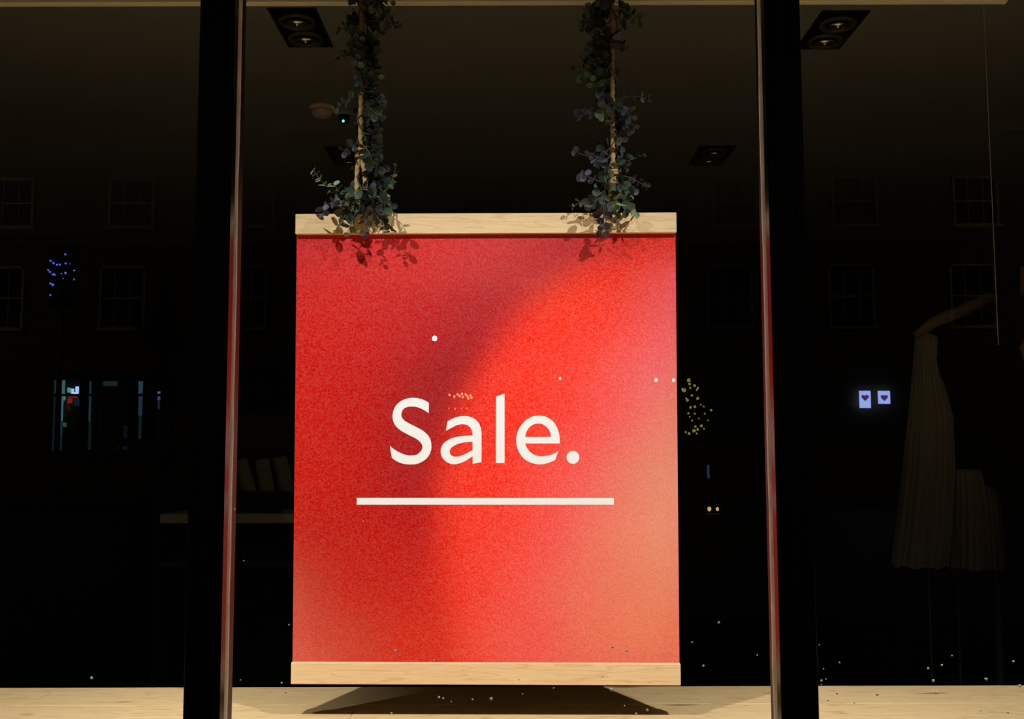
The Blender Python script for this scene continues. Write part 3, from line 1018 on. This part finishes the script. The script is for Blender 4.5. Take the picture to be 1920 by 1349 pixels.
for x0, x1, y0, y1, z0, z1 in ((-w_, w_, 0, 0.22, 0, 0.008), (-w_, w_, 0, 0.008, 0.008, ht), (-w_, w_, 0.212, 0.22, 0.008, ht), (-w_, -w_ + 0.008, 0.008, 0.212, 0.008, ht), (w_ - 0.008, w_, 0.008, 0.212, 0.008, ht)):
    b.box(x0, x1, y0, y1, z0, z1)
o = b.build('tray', m_tray); o.location = ((ta.x + tb.x) / 2, SYD + 0.14, zt)
tag(o, 'dark open tray holding the pale rolls on the shelf', 'tray')
c = P(541, 956, SYD + 0.05)
b = MB(); b.box(-0.05, 0.05, 0, 0.10, 0, 0.022, 0.004); o = b.build('folded_cloth', m_roll); o.location = (c.x + 0.02, SYD + 0.02, zt)
tag(o, 'flat folded pale cloth lying on the shelf beside the dark tray', 'cloth')

# ------------------------------------------------------------------ dress form with pale pleated dress and dark coat
DY = 5.0
def D(px, py, dy=0.0):
    return P(px, py, DY + dy)
m_pleat = mat('pale_pleated_cloth', (0.19, 0.18, 0.16, 1), rough=0.9, vary=0.08, vscale=12, bump=0.2, bscale=300)
m_coat = mat('black_coat_cloth', (0.004, 0.004, 0.005, 1), rough=0.95, spec=0.05)
m_skin = mat('tan_mannequin', (0.30, 0.17, 0.10, 1), rough=0.55)
m_pole = mat('stand_metal', (0.10, 0.10, 0.10, 1), rough=0.4, metal=0.6)
base = D(1850, 1300)
base.z = 0.0
dfm = thing('clothes_mannequin', 'dim mannequin in a dark coat over a long pale pleated skirt behind the glass', 'mannequin', base)
def shell(name, rows, m, pleats=0, depth=0.0, amp=0.0, nseg=96, parent=None, phase=0.0):
    """rows: (py, pxl, pxr, half depth)"""
    vs, fs = [], []
    sub = []
    for (r0, r1) in zip(rows[:-1], rows[1:]):
        n = 6
        for i in range(n):
            sub.append([lerp(a, b_, i / n) for a, b_ in zip(r0, r1)])
    sub.append(list(rows[-1]))
    for j, (py, l, r, hd) in enumerate(sub):
        f = j / (len(sub) - 1)
        A, B = D(l, py), D(r, py)
        c = (A + B) / 2
        hx = (B.x - A.x) / 2
        for k in range(nseg):
            th = 2 * math.pi * k / nseg
            w = amp * (0.35 + 0.65 * f) * (math.sin(pleats * th + phase) + 0.4 * math.sin(pleats * 0.5 * th + 1 + phase)) if pleats else 0
            vs.append((c.x + (hx + w) * math.cos(th) - base.x, c.y + (hd + w) * math.sin(th) - base.y, c.z - base.z + (0.006 * math.sin(7 * th) if j == len(sub) - 1 else 0)))
    for j in range(len(sub) - 1):
        for k in range(nseg):
            k2 = (k + 1) % nseg
            fs.append((j * nseg + k, (j + 1) * nseg + k, (j + 1) * nseg + k2, j * nseg + k2))
    fs.append(tuple(range(nseg)))
    return mesh_obj(name, vs, fs, m, parent or dfm, True)
# long pale fall of cloth from the shoulder
shell('pleated_drape', [(626, 1722, 1740, .03), (632, 1718, 1754, .05), (700, 1714, 1760, .06), (780, 1706, 1784, .07), (880, 1696, 1789, .08), (1000, 1682, 1782, .09), (1062, 1676, 1774, .09)], m_pleat, 22, amp=0.0075)
shell('pleated_skirt', [(880, 1782, 1850, .10), (940, 1779, 1868, .12), (1064, 1776, 1880, .13)], m_pleat, 26, amp=0.008, phase=1.0)
shell('coat', [(560, 1858, 1990, .08), (600, 1790, 2030, .11), (640, 1752, 2040, .13), (682, 1740, 2045, .14), (730, 1766, 2045, .145), (800, 1783, 2040, .15), (880, 1787, 2040, .15), (914, 1800, 2040, .15)], m_coat)
b = MB(); b.tube([D(1716, 630, -.02) - base, D(1748, 606, -.03) - base, D(1800, 584, -.04) - base, D(1858, 556, -.03) - base], [0.018, 0.028, 0.03, 0.03], 14)
b.build('shoulder_wrap', mat('olive_shawl', (0.16, 0.13, 0.06, 1), rough=0.9), dfm, True)
b = MB(); b.tube([D(1975, 590, -.12) - base, D(1940, 625, -.16) - base, D(1924, 652, -.17) - base, D(1938, 700, -.17) - base, D(1956, 760, -.16) - base], [0.035, 0.033, 0.030, 0.028, 0.022], 16)
b.build('arm', m_skin, dfm, True)
b = MB(); b.tube([D(1930, 562) - base, D(1930, 500) - base], [0.045, 0.04], 16); b.build('neck', m_skin, dfm, True)
b = MB(); b.ball(D(1932, 450) - base, 0.105, (0.78, 0.95, 1.15), 20, 14); b.build('head', m_coat, dfm, True)
for px in (1740, 1793):
    t = D(px, 1050); q = Vector((t.x, t.y, 0.03))
    b = MB(); b.tube([t - base, q - base], 0.006, 8); b.build('stand_pole', m_pole, dfm)
xa, xb = D(1725, 1050).x - base.x, D(1925, 1050).x - base.x
b = MB(); b.box(xa, xb, -0.16, 0.16, 0, 0.03, 0.004); b.build('stand_base', m_pole, dfm)
b = MB(); b.tube([D(1868, 1050) - base, Vector((D(1868, 1050).x - base.x, 0, 0.03))], 0.02, 12); b.build('stand_pole', m_pole, dfm)
w0, w1 = P(1866.5, 540, 3.5), P(1872, 648, 3.5)
b = MB(); b.tube([(0, 0, CEIL_Z - w1.z), (0, 0, 0)], 0.0012, 6); o = b.build('hanging_wire', mat('pale_wire', (0.5, 0.5, 0.48, 1), rough=0.4)); o.location = (w1.x, w1.y, w1.z)
tag(o, 'thin pale wire hanging in front of the dark coat', 'wire')

# ------------------------------------------------------------------ grains of fake snow on the inside of the glass
m_grain = mat('fake_snow_grain', (0.9, 0.82, 0.68, 1), rough=0.5)
gb = m_grain.node_tree.nodes['Principled BSDF']
gb.subsurface_method = 'RANDOM_WALK'
gb.inputs['Base Color'].default_value = (0.97, 0.93, 0.86, 1)
gb.inputs['Subsurface Weight'].default_value = 1.0
gb.inputs['Subsurface Radius'].default_value = (1.0, 0.9, 0.75)
gb.inputs['Subsurface Scale'].default_value = 0.0035
grain_meshes = []
for k in range(4):
    b = MB(); b.ball((0, 0, 0), 1.0, (1, 0.55, 0.8), 8, 6, 0.14)
    me = bpy.data.meshes.new('snow_grain'); me.from_pydata(b.v, [], b.f); me.materials.append(m_grain)
    for q in me.polygons: q.use_smooth = True
    grain_meshes.append(me)
grains = [(172,1272,3),(451,1276,1.4),(528,1281,2),(473,1290,1.4),(536,1299,2.2),(603,1224,1.5),(741,1221,2.8),(814,1238,2),(823,1308,2.2),(831,1310,1.8),(846,1316,1.3),(886,1312,2),(921,1311,3),(734,1338,2),(542,1172,1.6),(1149,1214,2.8),(1175,1221,2.8),(1348,1168,2.2),(1298,1205,1.5),(1319,1249,2.2),(1420,1229,1.5),(1147,1294,3.6),(1038,1291,1.6),(980,1302,1.4),(1214,1332,2.6),(1171,1324,1.2),(1193,1339,2),(1574,1243,1.8),(1740,1254,2.4),(1766,1248,2.2),(1750,1277,2.8),(1849,1274,3),(1785,1230,1.6),(1900,1241,2.2),(1912,1287,3),(1755,1300,3),(1645,1303,2.8),(1570,1301,2.2),(1553,1314,1.8),(1602,1319,1.8),(1839,1333,1.6),(1890,1337,2.4),(1540,1277,2.4),(1544,1255,1.5),(1540,1284,1.6),(1549,1274,1.5),(1536,1210,1.4),(1130,1270,1.8),(973,1275,1.4),(681,978,1.4),(457,1052,1.4),(442,570,1.4),(440,955,1.6)]
for i, (px, py, r) in enumerate(grains):
    rad = r * 1.05 * GY / F_PX
    o = bpy.data.objects.new('snow_grain', grain_meshes[i % 4])
    COL.objects.link(o)
    q = P(px, py, GY + 0.0030 + rad * 0.5)
    o.location = q
    o.rotation_euler = (0, rnd.uniform(-0.4, 0.4), 0)
    o.scale = (rad, rad, rad)
    sz = 'larger' if r >= 2.4 else ('small' if r >= 1.7 else 'very tiny')
    if px < 345: zone = 'alone below the lit shop reflection'
    elif px < 460: zone = 'beside the silver edge'
    elif px < 548: zone = 'between post and banner foot'
    elif px < 1276 and py < 1242: zone = 'over the red sheet'
    elif px < 1276 and py < 1286: zone = 'over the bottom batten, standing in for a small hole'  # these grains stand in for small dark holes
    elif px < 1276: zone = 'over the banner\'s shadow'
    elif px < 1450: zone = 'in the dark beside the banner'
    elif py > 1286: zone = 'over the planks below the mannequin'
    elif px < 1600: zone = 'close past the black post'
    else: zone = 'in the dark below the mannequin'
    tag(o, '%s grain of fake snow on the glass, %s' % (sz, zone), 'snow grain', 'fake snow grains on the glass')

# ------------------------------------------------------------------ the street behind the camera (seen mirrored in the panes)
def V(px, py, dist):
    q = P(px, py, dist)
    return Vector((q.x, 2 * GY - q.y, q.z))
SD = 28.0
FACY = 2 * GY - SD
b = MB(); b.box(-40, 40, FACY, FY - 0.02, -0.2, -0.02); struct(b.build('ground', mat('asphalt', (0.02, 0.02, 0.02, 1), rough=0.6, vary=0.3, vscale=5)))
m_brick = mat('terrace_render', (0.085, 0.075, 0.045, 1), rough=0.9, vary=0.15, vscale=2)
m_sash = mat('sash_frame_paint', (0.32, 0.28, 0.17, 1), rough=0.6)
m_dglass = mat('dark_upper_window', (0.002, 0.002, 0.002, 1), rough=0.6, spec=0.1)
bl_ = thing('terrace_building', 'dark terraced building with sash windows across the street, mirrored in the glass', 'building', (0, FACY, 0))
def fac(px, py):
    q = V(px, py, SD)
    return q.x, q.z
b = MB(); b.box(-26, 26, -0.5, 0, 0, 10.5); b.build('wall', m_brick, bl_)
zc = fac(300, 440)[1]
b = MB(); b.box(-26, 26, 0, 0.12, zc - 0.12, zc + 0.12); b.build('string_course', m_brick, bl_)
b = MB(); b.box(-26, 26, 0, 0.35, 10.2, 10.5); b.build('cornice', m_brick, bl_)
for rowi, (y0, y1) in enumerate(((335, 430), (500, 620))):
    for k in range(-1, 9):
        pc = 247 + (k - 1) * 226 - rowi * 12
        x0, _ = fac(pc - 43, 400)
        x1, _ = fac(pc + 43, 400)
        z1, z0 = fac(0, y0)[1], fac(0, y1)[1]
        cx, cz = (x0 + x1) / 2, (z0 + z1) / 2
        hw_, hz = (x1 - x0) / 2, (z1 - z0) / 2
        b = MB()
        t = 0.07
        b.box(-hw_, hw_, 0, 0.06, hz - t, hz); b.box(-hw_ - 0.06, hw_ + 0.06, 0, 0.14, -hz - 0.03, -hz + t)
        b.box(-hw_, -hw_ + t, 0, 0.06, -hz, hz); b.box(hw_ - t, hw_, 0, 0.06, -hz, hz)
        b.box(-hw_, hw_, 0, 0.05, -0.025, 0.025)
        for q in (-1, 1):
            b.box(q * hw_ / 3 - 0.012, q * hw_ / 3 + 0.012, 0, 0.04, -hz, hz)
        w = b.build('sash_window', m_sash, bl_); w.location = (cx, 0, cz)
        b = MB(); b.box(-hw_ + t, hw_ - t, 0.002, 0.012, -hz + t, hz - t); b.build('pane', m_dglass, w)
# lit shop window across the street
shp = thing('lit_shop_window', 'dim teal lit shop window across the street, mirrored in the glass', 'shop window', (fac(205, 780)[0], FACY + 0.14, 0))
def sp(px, py):
    x, z = fac(px, py)
    return x - shp.location.x, z
def frame_box(bm_, px0, px1, py0, py1, y0, y1):
    xa_, za_ = sp(px0, py0); xb_, zb_ = sp(px1, py1)
    bm_.box(xa_, xb_, y0, y1, zb_, za_)
b = MB()
frame_box(b, 98, 312, 702, 710, 0, 0.1)
frame_box(b, 98, 312, 846, 856, 0, 0.1)
frame_box(b, 98, 312, 740, 743, 0.02, 0.08)
for x in (100, 157, 166, 186, 232, 256, 274, 308):
    frame_box(b, x, x + 2.2, 705, 850, 0.02, 0.08)
b.build('window_frame', m_black, shp)
K = 1 / 0.083
def glow(px0, px1, py0, py1, rgb, name='lit_panel', k=1.0):
    b_ = MB(); frame_box(b_, px0, px1, py0, py1, 0.004, 0.016)
    c_ = srgb(*rgb)
    return b_.build(name, emission('lit_' + name + '_%d' % (px0 * 7 + py0), (c_[0], c_[1], c_[2], 1), K * k), shp)
# hanging blind strips; lamplight fading downward is put into their emission colours
for (x0, x1, y0, y1, c_) in (
    (106, 112, 714, 740, (22, 40, 44)), (114, 118, 714, 740, (32, 52, 58)), (119, 126, 714, 740, (50, 88, 92)),
    (106, 111, 744, 846, (14, 24, 26)),
    (112, 116, 744, 790, (52, 92, 98)), (117, 122, 744, 790, (50, 88, 92)), (122, 127, 744, 752, (60, 104, 108)),
    (112, 116, 790, 815, (26, 46, 50)), (117, 121, 790, 815, (24, 44, 46)), (112, 120, 815, 846, (16, 26, 30)),
    (171, 175, 716, 741, (26, 42, 54)), (171, 174, 744, 790, (26, 44, 50)), (171, 174, 790, 844, (12, 22, 24)), (184, 186, 716, 844, (12, 18, 22)),
    (198, 224, 716, 725, (20, 34, 34)),
    (264, 271, 716, 741, (32, 58, 70)), (264, 271, 744, 780, (26, 46, 56)), (264, 270, 780, 824, (14, 24, 28)),
    (232, 242, 798, 822, (9, 11, 20)), (224, 242, 838, 844, (10, 15, 20))):
    glow(x0, x1, y0, y1, c_, 'glowing_blind_strip')
for (x0, x1, y0, y1, c_) in ((131, 137, 728, 737, (80, 130, 120)), (138, 143, 730, 739, (150, 190, 255)), (146, 152, 726, 739, (160, 190, 255)), (140, 150, 736, 740, (150, 215, 230))):
    glow(x0, x1, y0, y1, c_, 'lit_sign_panel')
for (x0, x1, y0, y1, c_) in ((132, 150, 744, 747, (96, 22, 18)), (131, 140, 748, 757, (104, 30, 20)), (143, 154, 748, 762, (18, 22, 40)), (130, 136, 757, 772, (30, 12, 8)),
                             (123, 129, 793, 801, (46, 62, 54)), (299, 304, 735, 740, (70, 90, 100)), (299, 304, 744, 751, (44, 56, 110)), (300, 303, 751, 768, (20, 28, 50))):
    glow(x0, x1, y0, y1, c_, 'lit_display')

# two lit poster signs with hearts
m_heart = mat('heart_print', srgb(70, 45, 90), rough=0.7)
for (x0, x1, y0, y1, lab) in ((1607, 1629, 734, 766, 'taller backlit white poster with a heart, mirrored in the glass'), (1642, 1665, 734, 758, 'shorter backlit white poster with a heart, mirrored in the glass')):
    xa_, za_ = fac(x0, y0); xb_, zb_ = fac(x1, y1)
    cx, cz = (xa_ + xb_) / 2, (za_ + zb_) / 2
    r = thing('heart_poster', lab, 'poster', (cx, FACY + 0.15, cz), 'lit heart posters')
    b = MB(); b.box(xa_ - cx, xb_ - cx, 0, 0.03, zb_ - cz, za_ - cz)
    c_ = srgb(150, 168, 235)
    b.build('lit_sheet', emission('backlit_sheet', c_, K * 0.9), r)
    hz = (za_ - cz) - 0.185
    vs = []
    for i in range(28):
        t = 2 * math.pi * i / 28
        vs.append((0.0062 * 16 * math.sin(t) ** 3, 0.034, hz + 0.0062 * (13 * math.cos(t) - 5 * math.cos(2 * t) - 2 * math.cos(3 * t) - math.cos(4 * t)) - 0.0))
    vs2 = vs + [(x, 0.029, z) for x, y, z in vs]
    fs = [tuple(range(28)), tuple(reversed(range(28, 56)))] + [(i, 28 + i, 28 + (i + 1) % 28, (i + 1) % 28) for i in range(28)]
    mesh_obj('heart', vs2, fs, emission('heart_glow', srgb(66, 46, 96), K * 0.8), r)

# festoon bulbs and trees with lights
def bulbs(pts, dist, rad, rgb, k, label, cat, group, name='light_bulb'):
    b_ = MB(); b_.ball((0, 0, 0), rad, (1, 1, 1.15), 8, 6)
    me = bpy.data.meshes.new(name); me.from_pydata(b_.v, [], b_.f)
    me.materials.append(emission('glow_' + name, srgb(*rgb), K * k))
    for i, p in enumerate(pts):
        o = bpy.data.objects.new(name, me)
        o.location = V(p[0], p[1], dist)
        if len(p) > 2:
            o.scale = (p[2],) * 3
        COL.objects.link(o)
        tag(o, label[i] if isinstance(label, list) else label, cat, group)
bulbs([(843,741),(852,744),(858,740),(862,743),(866,739),(868,745),(873,740),(876,743),(878,747),(882,742),(884,746)], 22, 0.026, (255, 190, 130), 0.55, 'small warm festoon bulb in the upper cluster over the street', 'light bulb', 'warm festoon bulbs', 'warm_bulb')
bulbs([(842,766,.7),(853,767),(865,766,.8),(875,766)], 22, 0.022, (235, 150, 110), 0.45, 'small warm festoon bulb in the lower row of four over the street', 'light bulb', 'lower warm festoon bulbs', 'warm_bulb')
bulbs([(815,635)], 22, 0.052, (255, 255, 250), 3.0, 'brightest white street bulb, mirrored above the capital letter', 'light bulb', None, 'street_bulb')
bulbs([(1050,710,.8),(1230,713,1.1),(1263,713,1)], 22, 0.034, (255, 215, 205), 1.0, ['dim pale street bulb mirrored above the letter e', 'brighter pale street bulb mirrored near the side edge of the red sheet', 'pale street bulb mirrored on the very edge of the red sheet'], 'light bulb', 'pale row of street bulbs', 'pale_bulb')
# tree with yellow lights
m_fir = mat('fir_dark', (0.006, 0.012, 0.005, 1), rough=0.9)
def tree(name, label, px, py0, py1, dist, halfpx, lights, rgb, rad, k):
    top, bot = V(px, py0, dist), V(px, py1, dist)
    R = abs(V(px + halfpx, py1, dist).x - bot.x)
    r = thing(name, label, 'tree', (bot.x, bot.y, 0))
    H = top.z - bot.z
    b_ = MB()
    for j in range(5):
        f0, f1 = j / 5, (j + 1.25) / 5
        z0 = bot.z + H * (1 - min(1, f1)); z1 = bot.z + H * (1 - f0)
        n = 14
        rr = R * min(1, f1)
        vs = [(rr * (1 if q % 2 else 0.75) * math.cos(2 * math.pi * q / n), rr * (1 if q % 2 else 0.75) * math.sin(2 * math.pi * q / n), z0) for q in range(n)] + [(0, 0, z1)]
        b_.add(vs, [(q, (q + 1) % n, n) for q in range(n)] + [tuple(reversed(range(n)))])
    b_.build('foliage', m_fir, r)
    b_ = MB(); b_.tube([(0, 0, 0), (0, 0, bot.z + 0.1)], 0.07, 8); b_.build('trunk', m_stem, r)
    b_ = MB(); b_.ball((0, 0, 0), rad, (1, 1, 1), 8, 6)
    me = bpy.data.meshes.new('fairy_light'); me.from_pydata(b_.v, [], b_.f); me.materials.append(emission('glow_' + name, srgb(*rgb), K * k))
    for l in lights:
        q = V(l[0], l[1], dist)
        o = bpy.data.objects.new('fairy_light', me)
        COL.objects.link(o)
        o.parent = r
        dz = 1 - (q.z - bot.z) / H
        rx = q.x - bot.x
        ry_ = math.sqrt(max(0.0, (R * max(0.05, min(1, dz)) * 1.05) ** 2 - rx * rx)) + 0.05
        s = 1 + ry_ / (dist)
        o.location = (rx, ry_, q.z)
        o.scale = (l[2],) * 3 if len(l) > 2 else (1, 1, 1)
    return r
yl = [(201,213,1.7),(205,242,1.2),(245,253,1.2),(206,272,1),(160,290,1.9),(150,280,1),(270,270,1),(262,285,1),(217,328,1.1),(268,348,1.4),(180,365,1.3),(172,350,.8),(200,418,1.2),(235,412,1.2),(290,395,.8),(312,408,.9),(368,435,1.1),(320,462,.9),(182,462,1),(230,465,.9),(205,515,.8),(190,488,.7),(345,510,.7),(260,500,.7),(228,560,1.1),(278,553,1.3),(215,590,1.6),(245,580,1.2),(178,610,1.3),(155,600,1),(235,610,.9),(300,575,.8)]
lx = [(1240 + a / 3.969, 660 + b_ / 3.968, c_) for a, b_, c_ in yl]
tree('christmas_tree', 'christmas tree with yellow fairy lights across the street, mirrored beside the banner', 1288, 700, 828, 24, 40, lx, (150, 150, 62), 0.026, 0.5)
bp_ = [(279,400,1.1),(217,427,1.1),(229,437,1.2),(244,444,1.1),(265,447,1),(284,440,1),(207,466,1),(214,474,1),(316,468,.9),(289,482,1.2),(276,486,.8),(226,484,1),(237,488,1),(247,490,1.1),(316,505,.9),(222,525,1.1),(246,535,1.3),(241,580,1),(284,508,.6),(300,440,.6)]
lb = [(a / 2.248, 300 + c_ / 2.248, s) for a, c_, s in bp_]
tree('christmas_tree', 'christmas tree with small blue fairy lights, mirrored in the glass above the lit shop', 116, 466, 575, 26, 30, lb, (70, 90, 215), 0.026, 1.0)
# pair of low lamps and a bluish strip light down the street
bulbs([(1330,955,1.2),(1345,955,1)], 24, 0.040, (215, 170, 110), 0.75, ['larger low warm lamp of the pair near the ground, mirrored right of the banner', 'smaller low warm lamp of the pair near the ground, nearer the black post'], 'lamp', 'pair of low warm lamps', 'low_lamp')
q = V(1328, 885, 26)
b = MB(); b.box(-0.03, 0.03, -0.02, 0.02, -0.17, 0.17, 0.01); o = b.build('strip_light', emission('blue_strip', srgb(30, 42, 58), K)); o.location = q
tag(o, 'short dim blue vertical strip light, mirrored below the yellow lit tree', 'light')
